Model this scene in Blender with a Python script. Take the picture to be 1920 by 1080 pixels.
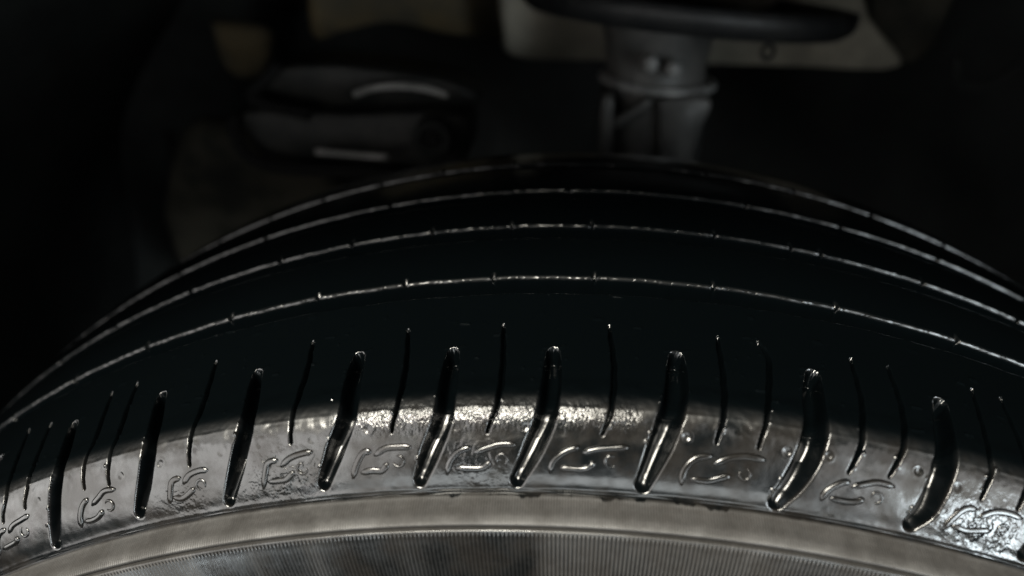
import bpy, math, random
import numpy as np
from mathutils import Vector, Matrix

# ---------------------------------------------------------------- scene, camera, world, lamps
scene = bpy.context.scene
for o in list(bpy.data.objects): bpy.data.objects.remove(o)
col = scene.collection
MM = 0.001

cam_d = bpy.data.cameras.new("camera"); cam = bpy.data.objects.new("camera", cam_d); col.objects.link(cam)
CAM = Vector((-0.00925694, -0.13867628, 0.43104603))
yaw, pitch = math.radians(-4.65820), math.radians(29.48699)
fwd = Vector((math.sin(yaw)*math.cos(pitch), math.cos(yaw)*math.cos(pitch), -math.sin(pitch)))
cam.location = CAM; cam.rotation_euler = fwd.to_track_quat('-Z', 'Y').to_euler()
cam_d.sensor_width = 36.0; cam_d.lens = 36.0*1465.5466/1920
cam_d.clip_start = 0.01; cam_d.clip_end = 60
cam_d.dof.use_dof = True; cam_d.dof.focus_distance = 0.195; cam_d.dof.aperture_fstop = 6.8
scene.camera = cam

world = bpy.data.worlds.new("World"); scene.world = world; world.use_nodes = True
bgn = world.node_tree.nodes["Background"]
bgn.inputs[0].default_value = (0.55, 0.75, 0.80, 1); bgn.inputs[1].default_value = 0.022
vs = scene.view_settings
vs.view_transform = 'Standard'; vs.look = 'None'; vs.gamma = 1; vs.exposure = 0
vs.use_curve_mapping = False

def lamp(name, az, el, dist, w, h, radiance, colour):
    """rectangular lamp outboard of the tyre, aimed at its shoulder; radiance is roughly W/m2/sr"""
    d = bpy.data.lights.new(name, 'AREA'); d.shape = 'RECTANGLE'; d.size = w; d.size_y = h
    d.energy = radiance*w*h*math.pi; d.color = colour
    o = bpy.data.objects.new(name, d); col.objects.link(o)
    a, e = math.radians(az), math.radians(el)
    v = Vector((math.sin(a)*math.cos(e), -math.cos(a)*math.cos(e), math.sin(e)))
    o.location = Vector((-0.02, -0.005, 0.318)) + v*dist
    o.rotation_euler = v.to_track_quat('Z', 'Y').to_euler()
    return o
lamp("daylight_left",        -50,  6, 1.5, 1.75, 0.85, 6.0, (1.0, .975, .94))
lamp("daylight_left_upper",  -50, 31, 1.5, 1.60, 0.42, 3.0, (1.0, .95, .89))
lamp("daylight_right",        46,  5, 1.5, 0.95, 0.85, 4.2, (1.0, .985, .95))
lamp("daylight_right_upper",  46, 30, 1.5, 0.95, 0.40, 1.9, (1.0, .96, .90))
lamp("floor_bounce",           2,-10, 1.5, 1.25, 0.36, 6.2, (.95, 1.0, 1.0))
lamp("workshop_lamp",        -21, 50, 1.5, 0.60, 0.50, 110., (1.0, .95, .83))
lamp("cold_window",           45, -1, 1.3, 0.30, 0.36, 32., (.82, .94, 1.0))

# ---------------------------------------------------------------- helpers
R = 330.0
# sidewall-to-tread profile of the tyre: (y, drop below R) in mm, from the outer bead over the tread to the inner bead
PROF=[(-4,132),(-9,125),(-14,112),(-17.5,97),(-19.8,80),(-20.6,62),(-20.6,46),(-20.2,36),(-19.7,31),(-19.2,28.2),
 (-18.9,26.4),(-18.2,25.2),(-16.6,24.3),(-14,23.7),(-12,23.2),(-10.9,22.6),(-10.2,21.4),(-9.2,18.6),(-7.6,15.0),(-5.5,11.4),(-3.2,8.4),(-1.2,6.5),(0.8,5.5),
 (4,4.75),(10,4.1),(25,3.4),(40,2.8),(51,2.3),(66,1.1),(81,.3),(95,0),(109,.1),(125,1.0),(142,2.7),(158,5),(168,8),(176,14),(183,24),(188,40),(190,62),(188,85),(182,108),(174,128)]
def make_profile(n=24):
    P=np.array(PROF,float); P=np.vstack([2*P[0]-P[1],P,2*P[-1]-P[-2]])
    d=np.linalg.norm(np.diff(P,axis=0),axis=1)**.5; t=np.concatenate([[0],np.cumsum(d)])
    out=[]
    for i in range(1,len(P)-2):
        t0,t1,t2,t3=t[i-1:i+3]; u=np.linspace(t1,t2,n,endpoint=False)[:,None]
        A1=(t1-u)/(t1-t0)*P[i-1]+(u-t0)/(t1-t0)*P[i]
        A2=(t2-u)/(t2-t1)*P[i]+(u-t1)/(t2-t1)*P[i+1]
        A3=(t3-u)/(t3-t2)*P[i+1]+(u-t2)/(t3-t2)*P[i+2]
        B1=(t2-u)/(t2-t0)*A1+(u-t0)/(t2-t0)*A2; B2=(t3-u)/(t3-t1)*A2+(u-t1)/(t3-t1)*A3
        out.append((t2-u)/(t2-t1)*B1+(u-t1)/(t2-t1)*B2)
    C=np.vstack(out+[P[-2:-1]])
    s=np.concatenate([[0],np.cumsum(np.linalg.norm(np.diff(C,axis=0),axis=1))])
    # arc length measured from the shoulder corner (y = 0): negative = sidewall
    j=np.where((C[:,1]<10)&(C[:,0]>=0))[0][0]
    return s-s[j],C[:,0],R-C[:,1]
PS,PY,PR=make_profile()
def prof(s):
    y=np.interp(s,PS,PY); r=np.interp(s,PS,PR)
    e=.15; dy=np.interp(s+e,PS,PY)-np.interp(s-e,PS,PY); dr=np.interp(s+e,PS,PR)-np.interp(s-e,PS,PR)
    l=np.hypot(dy,dr)+1e-9
    return y,r,-dr/l,dy/l      # point and outward normal (y, r)

def sstep(x): x = np.clip(x, 0, 1); return x*x*(3-2*x)
def crom(pts, n=8):
    """smooth a polyline (Catmull-Rom), any dimension"""
    P = np.array(pts, float); P = np.vstack([2*P[0]-P[1], P, 2*P[-1]-P[-2]]); out = []
    for i in range(1, len(P)-2):
        t = np.linspace(0, 1, n, endpoint=False)[:, None]; a, b, c, d = P[i-1:i+3]
        out.append(.5*((2*b)+(c-a)*t+(2*a-5*b+4*c-d)*t*t+(3*b-a-3*c+d)*t**3))
    return np.vstack(out+[P[-2:-1]])

# ---- pattern of the tyre, in (angle, arc length mm from the shoulder corner)
GROOVES = [
 [(-0.6220,18),(-0.6030,2.2),(-0.6080,-7.6),(-0.6210,-17.2)],
 [(-0.5400,18),(-0.5210,2.2),(-0.5260,-7.6),(-0.5390,-17.4)],
 [(-0.4497,18.2),(-0.4293,2.5),(-0.4346,-7.5),(-0.4480,-17.8)],
 [(-0.3576,18.0),(-0.3412,2.0),(-0.3465,-7.8),(-0.3605,-16.2)],
 [(-0.2695,17.8),(-0.2590,1.5),(-0.2666,-8.2),(-0.2818,-17.8)],
 [(-0.1855,18.5),(-0.1826,7.5),(-0.1808,-1.5),(-0.1919,-9.8),(-0.2036,-16.8)],
 [(-0.1114,17.0),(-0.1103,7.0),(-0.1114,-3.2),(-0.1219,-11.5),(-0.1307,-17.5)],
 [(-0.0368,16.5),(-0.0368,6.5),(-0.0397,-3.0),(-0.0484,-10.5),(-0.0601,-17.8)],
 [(0.0525,17.2),(0.0496,6.0),(0.0449,-1.5),(0.0379,-9.0),(0.0286,-17.5)],
 [(0.1517,17.0),(0.1458,7.5),(0.1429,0.0),(0.1388,-6.8),(0.1307,-13.5),(0.1225,-18.0)],
 [(0.2473,16.8),(0.2362,3.8),(0.2310,-5.5),(0.2257,-13.0),(0.2182,-17.2)],
 [(0.3340,16.8),(0.3230,3.8),(0.3180,-5.5),(0.3120,-13.0),(0.3050,-17.2)],
 [(0.4200,16.8),(0.4090,3.8),(0.4040,-5.5),(0.3980,-13.0),(0.3910,-17.2)],
 [(0.5060,16.8),(0.4950,3.8),(0.4900,-5.5),(0.4840,-13.0),(0.4770,-17.2)]]
GHALF = [2.0,2.0,2.0,2.05,2.05,2.3,2.3,2.45,2.9,2.9,2.75,2.7,2.7,2.7]
SIPES = [
 [(-0.6600,28.8),(-0.6400,10),(-0.6330,-7)],[(-0.5900,28.8),(-0.5700,10),(-0.5610,-7)],
 [(-0.5302,28.8),(-0.4865,2.5),(-0.4917,-8.0)],[(-0.4923,24.8),(-0.4620,2.8),(-0.4655,-6.8)],
 [(-0.4287,28.8),(-0.4113,14.2),(-0.4019,4.8),(-0.4037,-7.0)],[(-0.4013,28.8),(-0.3902,17.5),(-0.3774,4.2),(-0.3803,-7.8)],
 [(-0.3202,28.0),(-0.3074,11.8),(-0.3039,3.0),(-0.3074,-7.8)],[(-0.2322,28.0),(-0.2252,16.2),(-0.2223,4.2),(-0.2240,-6.5)],
 [(-0.1522,28.0),(-0.1452,14.0),(-0.1435,2.5),(-0.1482,-6.2)],[(-0.0764,28.0),(-0.0723,10.2),(-0.0735,-0.5),(-0.0805,-7.0)],
 [(0.0047,28.0),(0.0070,11.0),(0.0041,-1.8),(-0.0012,-7.0)],[(0.0863,27.2),(0.0840,11.5),(0.0805,0.5),(0.0758,-6.8)],
 [(0.1167,27.2),(0.1213,20.4),(0.1114,3.5),(0.1044,-6.8)],[(0.1884,27.2),(0.1826,11.8),(0.1756,1.8),(0.1721,-4.5),(0.1668,-8.8)],
 [(0.2176,27.2),(0.2123,12.0),(0.2012,-2.8),(0.1948,-8.0)],[(0.2858,27.2),(0.2677,3.5),(0.2654,-2.5),(0.2607,-8.2)],
 [(0.3100,27.2),(0.2960,3.5),(0.2930,-2.5),(0.2880,-8.2)],[(0.3800,27.2),(0.3680,3.5),(0.3650,-2.5),(0.3600,-8.2)],
 [(0.4650,27.2),(0.4530,3.5),(0.4500,-2.5),(0.4450,-8.2)]]
DIMPLES = [(-.4509,-6.2),(-.4180,-5.6),(-.3680,-6.4),(-.3320,-6),(-.2800,-6.2),(-.2480,-5.8),(-.2080,-6.4),(-.1657,-5.2),(-.1318,-6.8),(-.1038,-6),
 (-.0537,-5.8),(-.0280,-6.8),(.0303,-6),(.0554,-6.2),(.1237,-6.8),(.1517,-6.2),(.2141,-5.8),(.2427,-7.2)]
# far edges of the four circumferential grooves (arc length) and the sipes that break them (angle)
RIBS = [51.3, 81.2, 109.2, 142.2]
GW, GD = 8.5, 7.0
RIB_SIPES = [
 [-.6200,-.5256,-.4328,-.3383,-.2508,-.1692,-.0916,-.0058,.0933,.1977,.3057,.4100],
 [-.6200,-.5300,-.4264,-.3191,-.2403,-.1593,-.0828,-.0076,.1062,.1779,.2065,.3080,.4100],
 [-.6100,-.4900,-.3700,-.2200,-.0300,.1500,.2500,.3600,.4700],
 [-.5800,-.4900,-.4100,-.3342,-.2567,-.1797,-.0950,.0150,.1242,.2269,.3232,.4200]]
T0, T1 = -0.72, 0.60
S_RING, S_NOTCH = -20.4, -28.9

def capsule(U, S, pts, half):
    """signed distance (mm) to a polyline of varying half width; also the local half width"""
    P = np.asarray(pts); H = np.asarray(half); best = np.full(U.shape, 1e9); bw = np.full(U.shape, 1.0)
    for i in range(len(P)-1):
        a, b = P[i], P[i+1]; d = b-a; L = d@d+1e-12
        t = np.clip(((U-a[0])*d[0]+(S-a[1])*d[1])/L, 0, 1)
        w = H[i]+(H[i+1]-H[i])*t
        q = np.hypot(U-a[0]-t*d[0], S-a[1]-t*d[1])-w
        m = q < best; best[m] = q[m]; bw[m] = w[m]
    return best, bw
def window(th, ss, pts, pad):
    P = np.asarray(pts)
    i0, i1 = np.searchsorted(th*R, [P[:,0].min()-pad, P[:,0].max()+pad]); j0, j1 = np.searchsorted(ss, [P[:,1].min()-pad, P[:,1].max()+pad])
    return slice(j0, j1), slice(i0, i1)

rng = np.random.default_rng(7)
SCUFFS = [(rng.uniform(-.5,.32)*R, rng.uniform(4,46), rng.uniform(.3,1.6), rng.uniform(-.25,.25), rng.uniform(.22,.50)) for _ in range(46)]
NIBS = []
for l in SIPES:
    c = crom([(a*R, s) for a, s in l]); NIBS.append((c[0][0]+.2, c[0][1]+.3, .40))
    for k in rng.choice(len(c)-2, 3, replace=False): NIBS.append((c[k][0]+rng.choice([-1,1])*rng.uniform(.7,1.1), c[k][1]+rng.uniform(-.5,.5), rng.uniform(.18,.42)))
for l, hw in zip(GROOVES, GHALF):
    c = crom([(a*R, s) for a, s in l])
    for k in rng.choice(len(c)-4, 4, replace=False): NIBS.append((c[k][0]-hw-rng.uniform(.1,.5), c[k][1], rng.uniform(.2,.4)))
for _ in range(60): NIBS.append((rng.uniform(-.52,.32)*R, rng.uniform(2,44), rng.uniform(.22,.48)))

def height(th, ss, rib_pitch=None):
    """height of the moulded surface over the plain profile, mm"""
    TH, S = np.meshgrid(th, ss); U = TH*R; h = np.zeros_like(U)
    wob = .22*np.sin(U*.21)+.16*np.sin(U*.53+1.7)+.05*np.sin(U*1.31+.4)
    for k, e in enumerate(RIBS):
        x = S-(wob*(.35 if k else .6)+e)
        inside = sstep((x+GW)/.9)*(1-sstep((x+.9)/.9))
        h -= GD*inside
        h -= (.40 if k else .50)*np.clip(1-np.abs(x-.0)/(.9 if k else 1.15), 0, 1)**2*(x > 0) + .06*np.clip(1-np.abs(x+GW)/.6, 0, 1)**2*(x < -GW)
        for a in RIB_SIPES[k]:
            d = np.abs(U-a*R-.18*(S-e)+.4*np.sin((S-e)*.5)*(1 if k == 0 else 1.6)); m = sstep((x+1.0)/.6)*(1-sstep((x-(1.2 if k == 0 else 1.6))/1.5))
            h -= 2.2*np.clip(1-d/.55, 0, 1)**.8*m
    # lateral grooves
    for l, hw in zip(GROOVES, GHALF):
        pts = crom([(a*R, s) for a, s in l], 7); f = np.linspace(0, 1, len(pts))
        half = hw*np.interp(f, [0, .12, .45, .75, 1], [.62, .82, 1.0, .95, .66])
        w = window(th, ss, pts, 6)
        if h[w].size == 0: continue
        d, lw = capsule(U[w], S[w]+.0, pts, half)
        D = np.interp(S[w], [-19, -16, -9, 0, 12, 18], [1.5, 2.6, 4.4, 5.2, 4.8, 4.8])
        t = np.clip(-d/lw, 0, 1)
        h[w] -= D*(1-(1-t)**np.interp(S[w], [-12, 2, 12], [2.8, 3.6, 7.0]))+np.interp(S[w], [8, 14], [.24, .10])*np.clip(1-np.maximum(d, 0)/.55, 0, 1)**2
        # moulding flash round the upper end
        tp = pts[0]; q = np.array([(tp[0]-hw*.9, tp[1]+hw*.62-.1), (tp[0]-.2, tp[1]+hw*.62+.5), (tp[0]+hw*.75, tp[1]+hw*.62+.2), (tp[0]+hw*1.1, tp[1]+hw*.62+1.0)])
        w = window(th, ss, q, 3)
        if h[w].size: dd, _ = capsule(U[w], S[w], q, [.16]*4); h[w] += .22*np.clip(1-np.maximum(dd, 0)/.4, 0, 1)**1.5
    for l in SIPES:
        pts = crom([(a*R, s) for a, s in l], 7); f = np.linspace(0, 1, len(pts))
        half = np.interp(f, [0, .1, .5, .8, 1], [.30, .52, .70, .48, .30])
        w = window(th, ss, pts, 3)
        if h[w].size == 0: continue
        d, lw = capsule(U[w]+.07*np.sin(S[w]*.9), S[w], pts, half); t = np.clip(-d/lw, 0, 1)
        h[w] -= 2.3*(1-(1-t)**2.2)+.16*np.clip(1-np.maximum(d, 0)/.5, 0, 1)**2
    for a, s in DIMPLES:
        w = window(th, ss, [(a*R, s)], 3)
        if h[w].size == 0: continue
        d = np.hypot(U[w]-a*R, S[w]-s)
        kk = .15+.6*abs(math.sin(a*91.7+s)); half = sstep((.9+1.1*kk+(U[w]-a*R)*math.sin(a*57)+(S[w]-s)*math.cos(a*57))/1.2)
        h[w] += (-.26*kk*sstep((1.1-d)/.8)+.07*kk*np.exp(-((d-1.35)/.28)**2))*half
    for u, s, a in NIBS:
        w = window(th, ss, [(u, s)], 2)
        if h[w].size: h[w] += a*np.exp(-((U[w]-u)**2+(S[w]-s)**2)/(2*.24**2))
    for u, s, L, ang, a in SCUFFS:
        q = [(u-L*math.cos(ang), s-L*math.sin(ang)), (u+L*math.cos(ang), s+L*math.sin(ang))]; w = window(th, ss, q, 2)
        if h[w].size: d, _ = capsule(U[w], S[w], q, [.1, .1]); h[w] += a*np.clip(1-np.maximum(d, 0)/.35, 0, 1)
    # scuff ring, its notch, and the fine radial ribs
    ring = sstep((S-S_NOTCH)/.9)*sstep((S_RING-S)/1.2)
    h += ring*.22
    h -= 1.3*np.exp(-((S-S_NOTCH)/.30)**2)
    h -= .55*np.exp(-((S-S_RING)/.45)**2)*(.7+.3*np.sin(U*.35+1)*np.sin(U*.11))
    # small raised double line just below the shoulder corner
    h += .10*np.exp(-((S+1.4)/.45)**2)*(.35+.65*np.sin(U*.13+2)**2)
    if rib_pitch:
        fade = ring if rib_pitch < .8 else sstep((S_NOTCH-1.1-S)/.8)
        amp = (.045 if rib_pitch < .8 else .24)
        h += amp*fade*np.cos(2*np.pi*U/rib_pitch)
    return h

def grid(th, ss, rib_pitch=None):
    h = height(th, ss, rib_pitch)
    y, r, ny, nr = prof(ss)
    rr = (r[:,None]+nr[:,None]*h); yy = (y[:,None]+ny[:,None]*h)
    V = np.stack([rr*np.sin(th)[None], yy, rr*np.cos(th)[None]], -1)*MM
    du = np.gradient(V, axis=1); ds = np.gradient(V, axis=0); N = np.cross(du, ds); N /= np.linalg.norm(N, axis=-1, keepdims=True)+1e-20
    out = np.stack([nr[:,None]*np.sin(th)[None], ny[:,None]+0*th[None], nr[:,None]*np.cos(th)[None]], -1)
    if (N*out).sum() < 0: N = -N
    SF = np.stack(np.broadcast_arrays(th[None]*R, ss[:,None], h), -1)
    return V, N, SF

def set_attr(me, name, kind, key, data):
    a = me.attributes.new(name, kind, 'POINT'); a.data.foreach_set(key, np.ascontiguousarray(data, np.float32).ravel())
def grid_object(name, V, N, SF, faces_mask, material, parent, attrs):
    ns, nt = V.shape[:2]; idx = np.arange(ns*nt).reshape(ns, nt)
    q = np.stack([idx[:-1,:-1], idx[:-1,1:], idx[1:,1:], idx[1:,:-1]], -1)[faces_mask]
    used, inv = np.unique(q, return_inverse=True); q = inv.reshape(-1, 4)
    me = bpy.data.meshes.new(name); v = V.reshape(-1, 3)[used]; n = N.reshape(-1, 3)[used]
    # wind so that faces look outward
    a = np.cross(v[q[0,1]]-v[q[0,0]], v[q[0,3]]-v[q[0,0]])
    me.vertices.add(len(v)); me.vertices.foreach_set('co', v.astype(np.float32).ravel())
    me.loops.add(q.size); me.polygons.add(len(q))
    mid = len(q)//2; a = np.cross(v[q[mid,1]]-v[q[mid,0]], v[q[mid,3]]-v[q[mid,0]])
    if a@n[q[mid,0]] < 0: q = q[:, ::-1]
    me.loops.foreach_set('vertex_index', np.ascontiguousarray(q, np.int32).ravel())
    me.polygons.foreach_set('loop_start', np.arange(0, q.size, 4, dtype=np.int32))
    me.update(calc_edges=True); me.validate()
    me.polygons.foreach_set('use_smooth', np.ones(len(q), bool))
    set_attr(me, 'surf', 'FLOAT_VECTOR', 'vector', SF.reshape(-1, 3)[used])
    for k, d in attrs.items(): set_attr(me, k, 'FLOAT', 'value', d.reshape(-1)[used])
    me.normals_split_custom_set_from_vertices(n.astype(np.float32).tolist())
    me.materials.append(material)
    o = bpy.data.objects.new(name, me); col.objects.link(o); o.parent = parent
    return o

# ---------------------------------------------------------------- materials
def new_mat(name):
    m = bpy.data.materials.new(name); m.use_nodes = True; nt = m.node_tree
    return m, nt, nt.nodes["Principled BSDF"]
def N_(nt, t, **kw):
    n = nt.nodes.new(t)
    for k, v in kw.items(): setattr(n, k, v)
    return n
def math_(nt, op, a, b=None, c=None, clamp=False):
    n = N_(nt, 'ShaderNodeMath', operation=op, use_clamp=clamp)
    for i, x in enumerate((a, b, c)):
        if x is None: continue
        if isinstance(x, (int, float)): n.inputs[i].default_value = x
        else: nt.links.new(x, n.inputs[i])
    return n.outputs[0]
def noise(nt, vec, scale, detail=3, rough=.5, stretch=None):
    if stretch:
        mp = N_(nt, 'ShaderNodeMapping'); mp.inputs['Scale'].default_value = stretch; nt.links.new(vec, mp.inputs[0]); vec = mp.outputs[0]
    n = N_(nt, 'ShaderNodeTexNoise'); n.inputs['Scale'].default_value = scale; n.inputs['Detail'].default_value = detail
    n.inputs['Roughness'].default_value = rough; nt.links.new(vec, n.inputs['Vector']); return n.outputs['Fac']
def ramp(nt, x, lo, hi):
    n = N_(nt, 'ShaderNodeMapRange', interpolation_type='SMOOTHSTEP'); n.inputs[1].default_value = lo; n.inputs[2].default_value = hi
    nt.links.new(x, n.inputs[0]); return n.outputs[0]
def mix(nt, f, a, b):
    n = N_(nt, 'ShaderNodeMix', data_type='RGBA')
    for s, x in ((n.inputs[0], f), (n.inputs[6], a), (n.inputs[7], b)):
        if isinstance(x, (int, float)): s.default_value = x
        elif isinstance(x, tuple): s.default_value = (*x, 1)
        else: nt.links.new(x, s)
    return n.outputs[2]

def rubber_material():
    m, nt, b = new_mat("wet_black_rubber")
    at = lambda n: N_(nt, 'ShaderNodeAttribute', attribute_name=n)
    sf = at('surf').outputs['Vector']; dust_shading = at('dust_shading').outputs['Fac']; crk = at('crinkle').outputs['Fac']; wet = at('drip').outputs['Fac']
    sep = N_(nt, 'ShaderNodeSeparateXYZ'); nt.links.new(sf, sep.inputs[0])
    n1 = noise(nt, sf, .16, 4, .6); n2 = noise(nt, sf, .9, 4, .6); n3 = noise(nt, sf, 3.2, 2, .5)
    film = math_(nt, 'MULTIPLY', ramp(nt, noise(nt, sf, .085, 4, .62), .40, .62), math_(nt, 'MULTIPLY', ramp(nt, sep.outputs[1], 2.0, -3.0), ramp(nt, sep.outputs[2], -.9, -.3)))
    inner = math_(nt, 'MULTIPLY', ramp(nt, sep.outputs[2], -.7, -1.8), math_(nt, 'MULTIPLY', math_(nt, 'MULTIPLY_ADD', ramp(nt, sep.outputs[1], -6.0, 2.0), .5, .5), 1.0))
    grime = ramp(nt, n2, .35, .75)
    d = math_(nt, 'MULTIPLY', dust_shading, math_(nt, 'MULTIPLY_ADD', grime, .12, .85), clamp=True)
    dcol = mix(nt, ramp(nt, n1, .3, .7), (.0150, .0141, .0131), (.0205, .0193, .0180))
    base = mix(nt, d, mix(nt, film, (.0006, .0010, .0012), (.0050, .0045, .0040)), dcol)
    nt.links.new(base, b.inputs['Base Color'])
    wall = ramp(nt, sep.outputs[1], 3.0, -2.0)
    r0 = math_(nt, 'MULTIPLY_ADD', math_(nt, 'MULTIPLY', ramp(nt, n1, .35, .7), wall), .09, .145)
    r0 = math_(nt, 'ADD', r0, math_(nt, 'MULTIPLY', math_(nt, 'MULTIPLY', n2, wall), .06))
    corner = math_(nt, 'MULTIPLY', ramp(nt, sep.outputs[1], -4.0, -.5), ramp(nt, sep.outputs[1], 3.5, .5))
    r0 = math_(nt, 'ADD', r0, math_(nt, 'MULTIPLY', corner, .17))
    worn = math_(nt, 'MULTIPLY', ramp(nt, sep.outputs[1], 36.0, 42.0), math_(nt, 'MULTIPLY', ramp(nt, sep.outputs[2], -.01, -.06), ramp(nt, sep.outputs[2], -1.3, -.6)))
    r0 = math_(nt, 'ADD', r0, math_(nt, 'MULTIPLY', worn, .14))
    rr = math_(nt, 'ADD', math_(nt, 'MULTIPLY', r0, math_(nt, 'SUBTRACT', 1, d, clamp=True)), math_(nt, 'MULTIPLY', d, .62))
    nt.links.new(rr, b.inputs['Roughness'])
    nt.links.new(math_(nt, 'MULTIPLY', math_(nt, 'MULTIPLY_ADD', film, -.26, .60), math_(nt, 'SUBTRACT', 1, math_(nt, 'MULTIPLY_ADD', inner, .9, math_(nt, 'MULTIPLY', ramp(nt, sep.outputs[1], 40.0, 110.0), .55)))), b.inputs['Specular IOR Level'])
    # relief: fine grain everywhere, crinkled film near the corner, dried drips lower down
    cr = noise(nt, sf, 1.0, 2, .6, (1.25, .62, 1)); dr = noise(nt, sf, .42, 2, .55)
    flatm = ramp(nt, sep.outputs[2], -.7, -.25); crk = math_(nt, 'MULTIPLY', crk, flatm); wet = math_(nt, 'MULTIPLY', wet, flatm)
    und = noise(nt, sf, .16, 2, .5)
    hgt = math_(nt, 'ADD', math_(nt, 'MULTIPLY', n3, .006), math_(nt, 'MULTIPLY', n2, .012))
    hgt = math_(nt, 'ADD', hgt, math_(nt, 'MULTIPLY', math_(nt, 'MULTIPLY', cr, crk), .40))
    hgt = math_(nt, 'ADD', hgt, math_(nt, 'MULTIPLY', math_(nt, 'MULTIPLY', ramp(nt, dr, .38, .64), wet), .17))
    hgt = math_(nt, 'ADD', hgt, math_(nt, 'MULTIPLY', math_(nt, 'MULTIPLY', und, math_(nt, 'MULTIPLY', ramp(nt, sep.outputs[1], 8.0, 3.0), math_(nt, 'MULTIPLY_ADD', ramp(nt, sep.outputs[1], -8.0, -3.0), .8, .2))), .75))
    bp = N_(nt, 'ShaderNodeBump'); bp.inputs['Strength'].default_value = 1.0; bp.inputs['Distance'].default_value = MM
    nt.links.new(hgt, bp.inputs['Height']); nt.links.new(bp.outputs[0], b.inputs['Normal'])
    return m
M_RUBBER = rubber_material()

def surface_mat(name, c0, c1, rough, metal=0.0, scale=60, bump=.0006, spec=.22):
    m, nt, b = new_mat(name); tc = N_(nt, 'ShaderNodeTexCoord').outputs['Object']
    n1 = noise(nt, tc, scale, 5, .65); n2 = noise(nt, tc, scale*6, 3, .6)
    nt.links.new(mix(nt, ramp(nt, n1, .35, .68), c0, c1), b.inputs['Base Color'])
    nt.links.new(math_(nt, 'MULTIPLY_ADD', n2, .25, rough-.12, clamp=True), b.inputs['Roughness'])
    b.inputs['Metallic'].default_value = metal; b.inputs['Specular IOR Level'].default_value = spec
    bp = N_(nt, 'ShaderNodeBump'); bp.inputs['Strength'].default_value = .6; bp.inputs['Distance'].default_value = bump
    nt.links.new(math_(nt, 'ADD', n1, n2), bp.inputs['Height']); nt.links.new(bp.outputs[0], b.inputs['Normal'])
    return m
M_PERCH = surface_mat("black_painted_steel", (.004,.0045,.005), (.009,.009,.009), .5)
M_STRUT = surface_mat("dusty_grey_steel", (.024,.0245,.024), (.060,.058,.055), .5, .2, scale=30)
M_BEIGE = surface_mat("dusty_beige_paint", (.13,.122,.10), (.21,.195,.16), .75, scale=25)
M_OLIVE = surface_mat("olive_dirt_film", (.010,.0098,.0075), (.038,.034,.025), .8, scale=20)
M_RUST = surface_mat("rust_brown_steel", (.050,.044,.032), (.10,.074,.038), .8, scale=22)
M_SHADE = surface_mat("black_undercoat", (.0008,.0013,.0013), (.0052,.0062,.0055), .75, scale=14, bump=.001)
M_ARM = surface_mat("dirty_grey_casting", (.003,.0037,.0037), (.014,.0138,.0125), .6, scale=40)
M_RUBBER_SHADE = surface_mat("black_rubber_and_shade", (.001,.001,.001), (.002,.002,.002), .9)  # black rubber of cable and loop; also the shadow tubes and bore disc
M_EDGE = surface_mat("bare_metal_and_highlight", (.10,.10,.098), (.21,.205,.20), .45, .2)  # pale metal of collar and bolts; also the highlights built as tubes

def tag(o, label=None, cat=None, group=None, kind=None):
    for k, v in (('label', label), ('category', cat), ('group', group), ('kind', kind)):
        if v: o[k] = v
    return o
def empty(name, loc):
    o = bpy.data.objects.new(name, None); col.objects.link(o); o.location = Vector(loc)*MM; o.empty_display_size = .02; return o

# ---------------------------------------------------------------- the tyre
tyre = empty('car_tyre', (0, 0, 0))
tag(tyre, 'wet black tyre filling the lower half, curved shoulder grooves and small moulded emblems', 'tyre')
bpy.context.view_layer.update()

def masks(SF):
    U, S = SF[...,0], SF[...,1]; th = U/R
    wav = .5*np.sin(U*.29+.6)+.4*np.sin(U*.71+1)+.22*np.sin(U*1.57)+.12*np.sin(U*3.3)
    clean = sstep((th+.125)/.02)*(1-sstep((th-.085)/.03))       # stretch where wet film has run down on to the ring
    dust_shading = sstep((S_RING-.1-S-(.3+1.2*clean)*np.clip(wav+.1, 0, 1)*.8)/.8)
    # below the ring: clean dark panels with dusty stretches between them
    band = (sstep((th+.314)/.008)*(1-sstep((th+.052)/.016)))*(.72-.45*np.exp(-((th+.213)/.009)**2)-.3*np.exp(-((th+.262)/.004)**2)-.2*np.exp(-((th+.14)/.012)**2))+sstep((th-.10)/.05)*.35  # narrow dips paint the glossy light streaks as paler, dustier colour
    dust_shading = np.where(S < S_NOTCH-.4, (1-band)*(.72+.38*np.cos(2*np.pi*U)), dust_shading)  # cosine paints shading between the ribs: crests pale, grooves dark
    crk = np.exp(-((S+3.0)/3.0)**2)*(sstep((th+.198)/.02)*(1-sstep((th-.012)/.02)))
    crk = np.clip(crk*1.15, 0, 1)
    drip = (np.exp(-((th+.235)/.030)**2)+np.exp(-((th-.268)/.035)**2)+.6*np.exp(-((th+.32)/.02)**2)+.5*np.exp(-((th+.085)/.03)**2))*np.exp(-((S+14)/6.0)**2)
    return dict(dust_shading=dust_shading, crinkle=crk, drip=np.clip(drip, 0, 1))

th = np.arange(T0*R, T1*R, .22)/R
e1 = RIBS[0]; mid1 = e1-GW*.5
ss = np.concatenate([np.arange(S_RING, 3.0, .2), np.arange(3.0, 30.0, .34), np.arange(30, e1-GW-1.6, .8), np.arange(e1-GW-1.6, mid1+.2, .16)])
V, N, SF = grid(th, ss); A = masks(SF)
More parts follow.
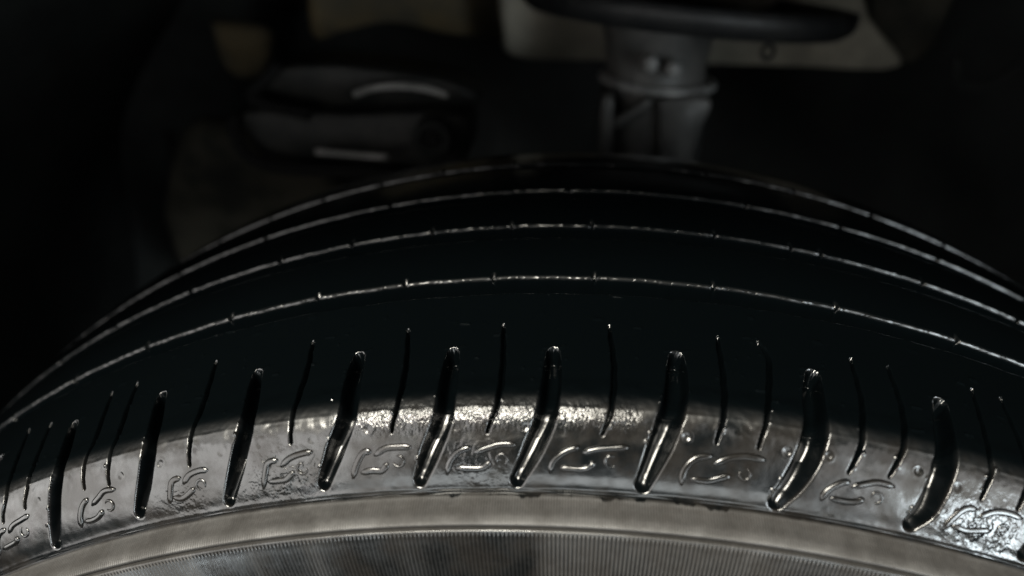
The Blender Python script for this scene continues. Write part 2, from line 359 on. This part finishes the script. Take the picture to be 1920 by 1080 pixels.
# one block between each pair of lateral grooves
fc_u = (SF[:-1,:-1,0]+SF[:-1,1:,0])*.5/R; fc_s = (SF[:-1,:-1,1]+SF[1:,:-1,1])*.5
bounds = [np.interp(fc_s, [p[1] for p in reversed(g)], [p[0] for p in reversed(g)]) for g in GROOVES]
cell = sum((fc_u > b).astype(int) for b in bounds)
blocks = []
for k in range(len(GROOVES)+1):
    o = grid_object('shoulder_block', V, N, SF, cell == k, M_RUBBER, tyre, A); blocks.append(o)
del V, N, SF, A, cell, bounds

edges = [mid1]+[e-GW*.5 for e in RIBS[1:]]+[166.0]
th2 = np.arange(T0*R, T1*R, .45)/R
for k in range(4):
    a, b = edges[k], edges[k+1]; e = RIBS[k]; b2 = RIBS[k+1]-GW if k < 3 else b
    ss = np.unique(np.concatenate([[a], np.arange(a, e-1.2, .5), np.arange(e-1.2, e+1.8, .13), np.arange(e+1.8, b2-1.6, 1.1), np.arange(b2-1.6, b, .2 if k < 3 else 1.0), [b]]))
    V, N, SF = grid(th2, ss)
    grid_object('tread_rib', V, N, SF, np.ones((len(ss)-1, len(th2)-1), bool), M_RUBBER, tyre, masks(SF))

th3 = np.arange(-.60*R, .42*R, .115)/R
ss = np.unique(np.concatenate([np.linspace(S_NOTCH, S_RING, 46)]))
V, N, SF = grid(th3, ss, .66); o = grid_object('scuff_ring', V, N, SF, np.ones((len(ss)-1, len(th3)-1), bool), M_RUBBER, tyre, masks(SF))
tag(o, 'dusty brown-grey raised ring below the glossy shoulder')
ss = np.unique(np.concatenate([np.linspace(-33, S_NOTCH, 22), np.linspace(-62, -33, 14)]))
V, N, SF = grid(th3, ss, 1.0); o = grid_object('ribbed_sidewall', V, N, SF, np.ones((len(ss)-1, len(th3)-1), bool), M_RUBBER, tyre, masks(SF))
tag(o, 'finely ribbed sidewall at the bottom edge')
# rest of the tyre, out of the picture
def plain(th, ss, name):
    V, N, SF = grid(th, ss); return grid_object(name, V, N, SF, np.ones((len(ss)-1, len(th)-1), bool), M_RUBBER, tyre, masks(SF))
sall = np.unique(np.concatenate([np.linspace(PS[0], -30, 30), np.arange(-30, 40, .7), np.arange(40, 146, .5), np.linspace(146, PS[-1], 40)]))
plain(np.linspace(T1-.0006, T0+2*math.pi, 420), sall, 'carcass')
plain(np.linspace(T0, T1, 160), np.linspace(PS[0], -61.9, 24), 'lower_sidewall')
plain(np.linspace(T0, -.599, 60), np.linspace(-62, S_RING, 80), 'lower_sidewall')
plain(np.linspace(.419, T1, 80), np.linspace(-62, S_RING, 80), 'lower_sidewall')
plain(np.linspace(T0, T1, 260), np.concatenate([[166.0], np.linspace(168, PS[-1], 40)]), 'inner_sidewall')

def surf_point(u, s, h=0):
    y, r, ny, nr = prof(np.array([s])); a = u/R
    return Vector(((r[0]+nr[0]*h)*math.sin(a), y[0]+ny[0]*h, (r[0]+nr[0]*h)*math.cos(a)))*MM, Vector((nr[0]*math.sin(a), ny[0], nr[0]*math.cos(a)))

def tube_mesh(verts, faces, pts, rad, nrm=None, flat=1.0, nseg=8, closed=False):
    """sweep a (flattened) round section along 3D points, append to verts/faces"""
    n = len(pts); base = len(verts); P = [Vector(p) for p in pts]
    for i in range(n):
        t = (P[(i+1) % n]-P[i-1]) if closed else (P[min(i+1, n-1)]-P[max(i-1, 0)])
        t.normalize(); up = Vector(nrm[i]) if nrm is not None else (Vector((0,0,1)) if abs(t.z) < .9 else Vector((0,1,0)))
        sd = t.cross(up).normalized(); up = sd.cross(t).normalized(); r = rad[i] if hasattr(rad, '__len__') else rad
        for k in range(nseg):
            a = 2*math.pi*k/nseg; verts.append(P[i]+sd*(r*math.cos(a))+up*(r*flat*math.sin(a)))
    for i in range(n if closed else n-1):
        j = (i+1) % n
        for k in range(nseg):
            l = (k+1) % nseg; faces.append((base+i*nseg+k, base+i*nseg+l, base+j*nseg+l, base+j*nseg+k))
    if not closed:
        faces.append(tuple(base+k for k in reversed(range(nseg)))); faces.append(tuple(base+(n-1)*nseg+k for k in range(nseg)))

def mesh_object(name, verts, faces, material, parent=None, smooth=True, attrs=None):
    me = bpy.data.meshes.new(name); me.from_pydata([tuple(v) for v in verts], [], faces); me.validate()
    if smooth:
        me.polygons.foreach_set('use_smooth', np.ones(len(me.polygons), bool))
    me.materials.append(material); o = bpy.data.objects.new(name, me); col.objects.link(o); o.parent = parent
    return o

# moulded emblem on each block: two swept wing strokes, a lower stroke and a small ring
EM = [[(-.0228,-3.2),(-.0198,-.2),(-.0146,2.2),(-.0064,3.0)], [(-.0053,1.5),(.0029,3.0),(.0117,3.5),(.0216,3.5)],
      [(-.0175,-1.8),(-.0088,-2.0),(-.0012,-1.5),(.0041,-.2)]]
CENT = [(-.5690,-12.8,1,.9),(-.4848,-12.4,1,.95),(-.3955,-12.8,.9,1),(-.3115,-13,.85,.95),(-.2293,-12.8,.95,1),(-.1569,-13,1,1),(-.0840,-13.3,1.12,.95),(-.0093,-13,1.2,.95),
        (.0822,-13,1.25,1.15),(.1767,-13.4,1.05,.95),(.2677,-13.8,1.2,1.1),(.3560,-13.4,1.1,1),(.4450,-13.4,1.1,1)]
for k, (a0, s0, ku, ks) in enumerate(CENT):
    vs_, fs_ = [], []
    for st in EM:
        c = crom([(a+.0011*rng.uniform(-1,1), q_+.35*rng.uniform(-1,1)) for a, q_ in st], 6); pts, nr_ = [], []
        for a, s in c:
            p, n = surf_point((a0+a*ku)*R, s0+s*ks, .06); pts.append(p); nr_.append(n)
        f = np.linspace(0, 1, len(pts)); rad = (.78*np.minimum(1, np.minimum(f*5, (1-f)*6)+.35))*MM
        tube_mesh(vs_, fs_, pts, rad, nr_, .32+.3*((k*7)%5)/4, 10)
    pts, nr_ = [], []
    for q in range(20):
        t = 2*math.pi*(q/24)+k*1.9; p, n = surf_point((a0+.0120*ku)*R+1.25*math.cos(t), s0+.15+1.25*math.sin(t), .05); pts.append(p); nr_.append(n)
    tube_mesh(vs_, fs_, pts, (.36*np.minimum(1, .3+4*np.minimum(np.linspace(0,1,20), np.linspace(1,0,20))))*MM, nr_, .5+.3*(k%3)/2, 8)
    em = mesh_object('emblem', vs_, fs_, M_RUBBER, blocks[k+1])
    n = len(vs_); set_attr(em.data, 'surf', 'FLOAT_VECTOR', 'vector', np.array([(v.x*1000, -12+v.y*300, 0) for v in vs_]))
    for nm in ('dust_shading', 'crinkle', 'drip'): set_attr(em.data, nm, 'FLOAT', 'value', np.zeros(n))

# ---------------------------------------------------------------- behind the tyre: inside of the wheel arch
def slab(name, poly, y, thick, material, parent=None, tilt=0.0, bevel=3.0, origin=(0,0,0)):
    """plate with the outline poly (x, z mm), front face at y, rounded front edge"""
    P = crom(list(poly)+[poly[0]], 4)[:-1]; cx, cz = P.mean(0); n = len(P); vs_, fs_ = [], []
    area = np.sum(P[:,0]*np.roll(P[:,1],-1)-np.roll(P[:,0],-1)*P[:,1])
    if area < 0: P = P[::-1]
    ext = max(P.max(0)-P.min(0))
    for inset, dy in ((bevel*1.6, 0), (bevel*.7, bevel*.18), (bevel*.2, bevel*.55), (0, bevel), (0, thick)):
        k = 1-inset/ext*2
        for x, z in P: vs_.append(Vector((cx+(x-cx)*k-origin[0], y+dy+tilt*(z-cz)-origin[1], cz+(z-cz)*k-origin[2]))*MM)
    for r_ in range(4):
        for i in range(n):
            j = (i+1) % n; fs_.append((r_*n+i, r_*n+j, (r_+1)*n+j, (r_+1)*n+i))
    fs_.append(tuple(range(n))[::-1]); fs_.append(tuple(4*n+i for i in range(n)))
    o = mesh_object(name, vs_, fs_, material, parent)
    bm_fix(o); return o
def bm_fix(o):
    import bmesh
    bm = bmesh.new(); bm.from_mesh(o.data); bmesh.ops.recalc_face_normals(bm, faces=bm.faces); bmesh.ops.triangulate(bm, faces=[f for f in bm.faces if len(f.verts) > 4])
    bm.to_mesh(o.data); bm.free()
def lathe(name, prof_rz, material, parent, seg=64, loc=(0,0,0), rot=(0,0,0), arc=None):
    vs_, fs_ = [], []; m = len(prof_rz)
    for i in range(seg):
        a = 2*math.pi*i/seg
        for r_, z in prof_rz: vs_.append(Vector((r_*math.cos(a), r_*math.sin(a), z))*MM)
    for i in range(seg):
        j = (i+1) % seg
        for k in range(m-1): fs_.append((i*m+k, j*m+k, j*m+k+1, i*m+k+1))
    o = mesh_object(name, vs_, fs_, material, parent); bm_fix(o)
    o.location = Vector(loc)*MM; o.rotation_euler = rot
    return o

# inner wheel-arch wall (setting): a gently bulged, undercoated sheet
vs_, fs_ = [], []; nx, nz = 70, 46
for j in range(nz):
    for i in range(nx):
        x = -900+1700*i/(nx-1); z = -150+620*j/(nz-1)
        y = 600+14*math.sin(x*.011+.5)*math.cos(z*.013)+10*math.sin(x*.027+z*.02)-.00018*(x+50)**2+rng.uniform(-.6,.6)
        vs_.append(Vector((x, y, z))*MM)
for j in range(nz-1):
    for i in range(nx-1): fs_.append((j*nx+i, j*nx+i+1, (j+1)*nx+i+1, (j+1)*nx+i))
w = mesh_object('wheel_arch_wall', vs_, fs_, M_SHADE); tag(w, 'dark undercoated inner wall of the wheel arch', kind='structure')
# unseen arch roof, added over the tyre as a light blocker: it keeps daylight from above off the tread and the parts behind
vs_, fs_ = [], []; na, ny_ = 60, 14
for i in range(na):
    a = math.radians(-105+210*i/(na-1))
    for j in range(ny_):
        y = -22+640*j/(ny_-1); r_ = 448+30*math.sin(math.pi*min(1, j/4)/2)-4*math.cos(j*1.3)
        vs_.append(Vector((r_*math.sin(a), y, r_*math.cos(a)))*MM)
for i in range(na-1):
    for j in range(ny_-1): fs_.append((i*ny_+j, i*ny_+j+1, (i+1)*ny_+j+1, (i+1)*ny_+j))
w = mesh_object('added_arch_roof', vs_, fs_, M_SHADE); tag(w, 'unseen dark arch roof, added over the tyre to block light from above', kind='structure')

o = slab('frame_rail', [(-66,380),(60,385),(154,380),(188,330),(220,295),(150,293.5),(88,294),(0,295),(-56,297),(-64,318)], 430, 40, M_BEIGE, tilt=-.25, bevel=6)
tag(o, 'dusty beige body rail behind the strut', 'rail')
o = slab('mounting_plate', [(190,385),(262,385),(268,298),(244,280),(218,307)], 500, 20, M_OLIVE, tilt=-.2, bevel=6)
tag(o, 'dim olive plate at upper right beyond the strut', 'plate')
o = slab('splash_shield', [(-352,165),(-305,243),(-261,249),(-194,200),(-200,106),(-270,60),(-345,43),(-362,87)], 440, 18, M_OLIVE, tilt=-.35, bevel=12)
tag(o, 'dull brown splash shield left, low beyond the tread', 'shield')
vs_, fs_ = [], []
tube_mesh(vs_, fs_, [Vector(p)*MM for p in crom([(-330,437,235),(-326,432,205),(-312,434,180),(-300,442,150)], 6)], 5*MM, nseg=8)
o = mesh_object('brake_cable', vs_, fs_, M_RUBBER_SHADE); tag(o, 'thin black cable hanging in front of the brown splash shield', 'cable')
o = slab('arch_panel', [(-527,380),(-369,380),(-446,251),(-501,218),(-578,204)], 520, 16, M_BEIGE, tilt=-.1, bevel=14)
tag(o, 'dim panel in the far upper left corner', 'panel')
o = slab('bracket', [(-307,307),(-262,301),(-270,269),(-290,255),(-308,268)], 500, 16, M_RUST, tilt=-.3, bevel=9)
tag(o, 'small dim grey-brown bracket above the left end of the knuckle', 'bracket')
o = slab('crossmember', [(-211,380),(-50,380),(-43,305),(-101,301),(-155,311),(-198,303),(-222,301)], 480, 30, M_RUST, tilt=-.2, bevel=8)
tag(o, 'rusty brown crossmember at top centre, left of the strut', 'crossmember')

# suspension arm: two stacked lobes, the shadow along their edges built as black tubes
arm = empty('steering_knuckle', (-130, 310, 268)); tag(arm, 'grey cast steering knuckle with two stacked lobes, left of the strut', 'knuckle')
org = (-130, 310, 268)
slab('upper_lobe', [(-195,307),(-180,320),(-154,324),(-124,322),(-84,316),(-63,304),(-85,297),(-161,297)], 300, 34, M_ARM, arm, -.35, 6, org)
slab('lower_lobe', [(-206,294),(-192,299),(-142,298),(-80,300),(-69,285),(-79,262),(-126,262),(-184,266),(-200,273)], 292, 38, M_ARM, arm, -.15, 6, org)
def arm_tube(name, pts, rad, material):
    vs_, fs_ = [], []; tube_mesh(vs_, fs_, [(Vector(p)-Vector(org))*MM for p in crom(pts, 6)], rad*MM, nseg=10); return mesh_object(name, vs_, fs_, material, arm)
arm_tube('shadow_edge', [(-178,300,322),(-187,297,314),(-195,293,306),(-182,290,301),(-160,289,297)], 3.6, M_RUBBER_SHADE)  # black tube in place of the shadow under the upper lobe
arm_tube('shadow_edge', [(-206,290,294),(-205,286,283),(-197,284,272),(-180,283,267),(-150,283,266),(-110,283,265)], 4.2, M_RUBBER_SHADE)  # black tube in place of the shadow gap round the lower lobe
arm_tube('highlight_arc', [(-132,285,310.5),(-122,284,314.2),(-110,283,316.3),(-93,283,315.5),(-80,286,311)], 1.9, M_EDGE)  # curved highlight on the upper lobe, built as a pale tube
arm_tube('highlight_strip', [(-156,279,278.6),(-137,278,278),(-114,278,276.7)], 1.8, M_EDGE)  # highlight along the lower lobe, built as a pale tube
b_ = lathe('bushing', [(4,-4),(5,3),(8,5),(11,4),(12,0),(12,-4)], M_SHADE, arm, 40, tuple(Vector((-87.5,278,289))-Vector(org)), (math.radians(90),0,0))
lathe('bore_shade', [(0,2.0),(4.2,2.4),(4.6,-3)], M_RUBBER_SHADE, b_, 32)  # black disc painted in for the shade inside the hole

# strut with its spring seat
AX, AY = 42, 362
strut = empty('suspension_strut', (AX, AY, 120)); tag(strut, 'grey suspension strut with black dished spring seat, right of centre behind the tyre', 'strut')
Zt = 120
seat = lathe('spring_seat', [(30,3),(84,0),(92,1),(97.5,5),(99,10),(98.5,15),(96,15.5),(94.5,11),(90,7),(80,5.5),(60,7),(34,12)], M_PERCH, strut, 96, (11, -2, 338-Zt), (math.radians(-5.6), math.radians(4.4), 0))
lathe('strut_tube', [(30,-110),(31.5,0),(32.5,160),(33,181),(32,183.5),(30.5,186),(31,196),(33,208),(36,220)], M_STRUT, strut, 72, (0,0,0), (0, math.radians(-.5), 0))
lathe('collar', [(32.5,-2.2),(36.2,-2.0),(37.2,0),(36.2,1.8),(32.5,2.0)], M_EDGE, strut, 72, (0,0,182.5), (math.radians(-3), math.radians(3.2), 0))
def strut_slab(name, poly, y, th_, m, tilt=0): return slab(name, poly, y, th_, m, strut, tilt, 2.0, (AX, AY, Zt))
strut_slab('knuckle_plate', [(7,303),(13,302),(14,285),(15,262),(17,200),(6,200),(5,263)], 318, 40, M_STRUT)
strut_slab('knuckle_plate', [(40,301),(69,302),(67,285),(62,262),(60,200),(46,200),(43,270)], 322, 40, M_STRUT)
strut_slab('gusset', [(34,302),(36,298),(18,284),(14,287)], 321, 10, M_STRUT)
for x, z in ((33.3, 321.6), (46.5, 318.8)):
    bo = lathe('bolt', [(0,6),(3.2,5.2),(4.6,3),(5,0),(5,-6)], M_EDGE, strut, 24, (x-AX, 330-AY-6, z-Zt), (math.radians(78),0,0))
vs_, fs_ = [], []
tube_mesh(vs_, fs_, [(Vector((88.5+3*math.cos(t), 280, 339+3.6*math.sin(t)))-Vector((AX,AY,Zt)))*MM for t in np.linspace(0, 2*math.pi, 20, endpoint=False)], 1.1*MM, nseg=8, closed=True)
mesh_object('drain_loop', vs_, fs_, M_RUBBER_SHADE, strut)
# thin hose at the far right
vs_, fs_ = [], []
tube_mesh(vs_, fs_, [Vector(p)*MM for p in crom([(262,452,300),(265,450,284),(273.6,450,279.7),(286,450,281.5),(301,450,292.5),(330,455,330)], 6)], 3.2*MM, nseg=8)
o = mesh_object('brake_hose', vs_, fs_, M_SHADE); tag(o, 'faint thin hose curving at the right edge above the tread', 'hose')
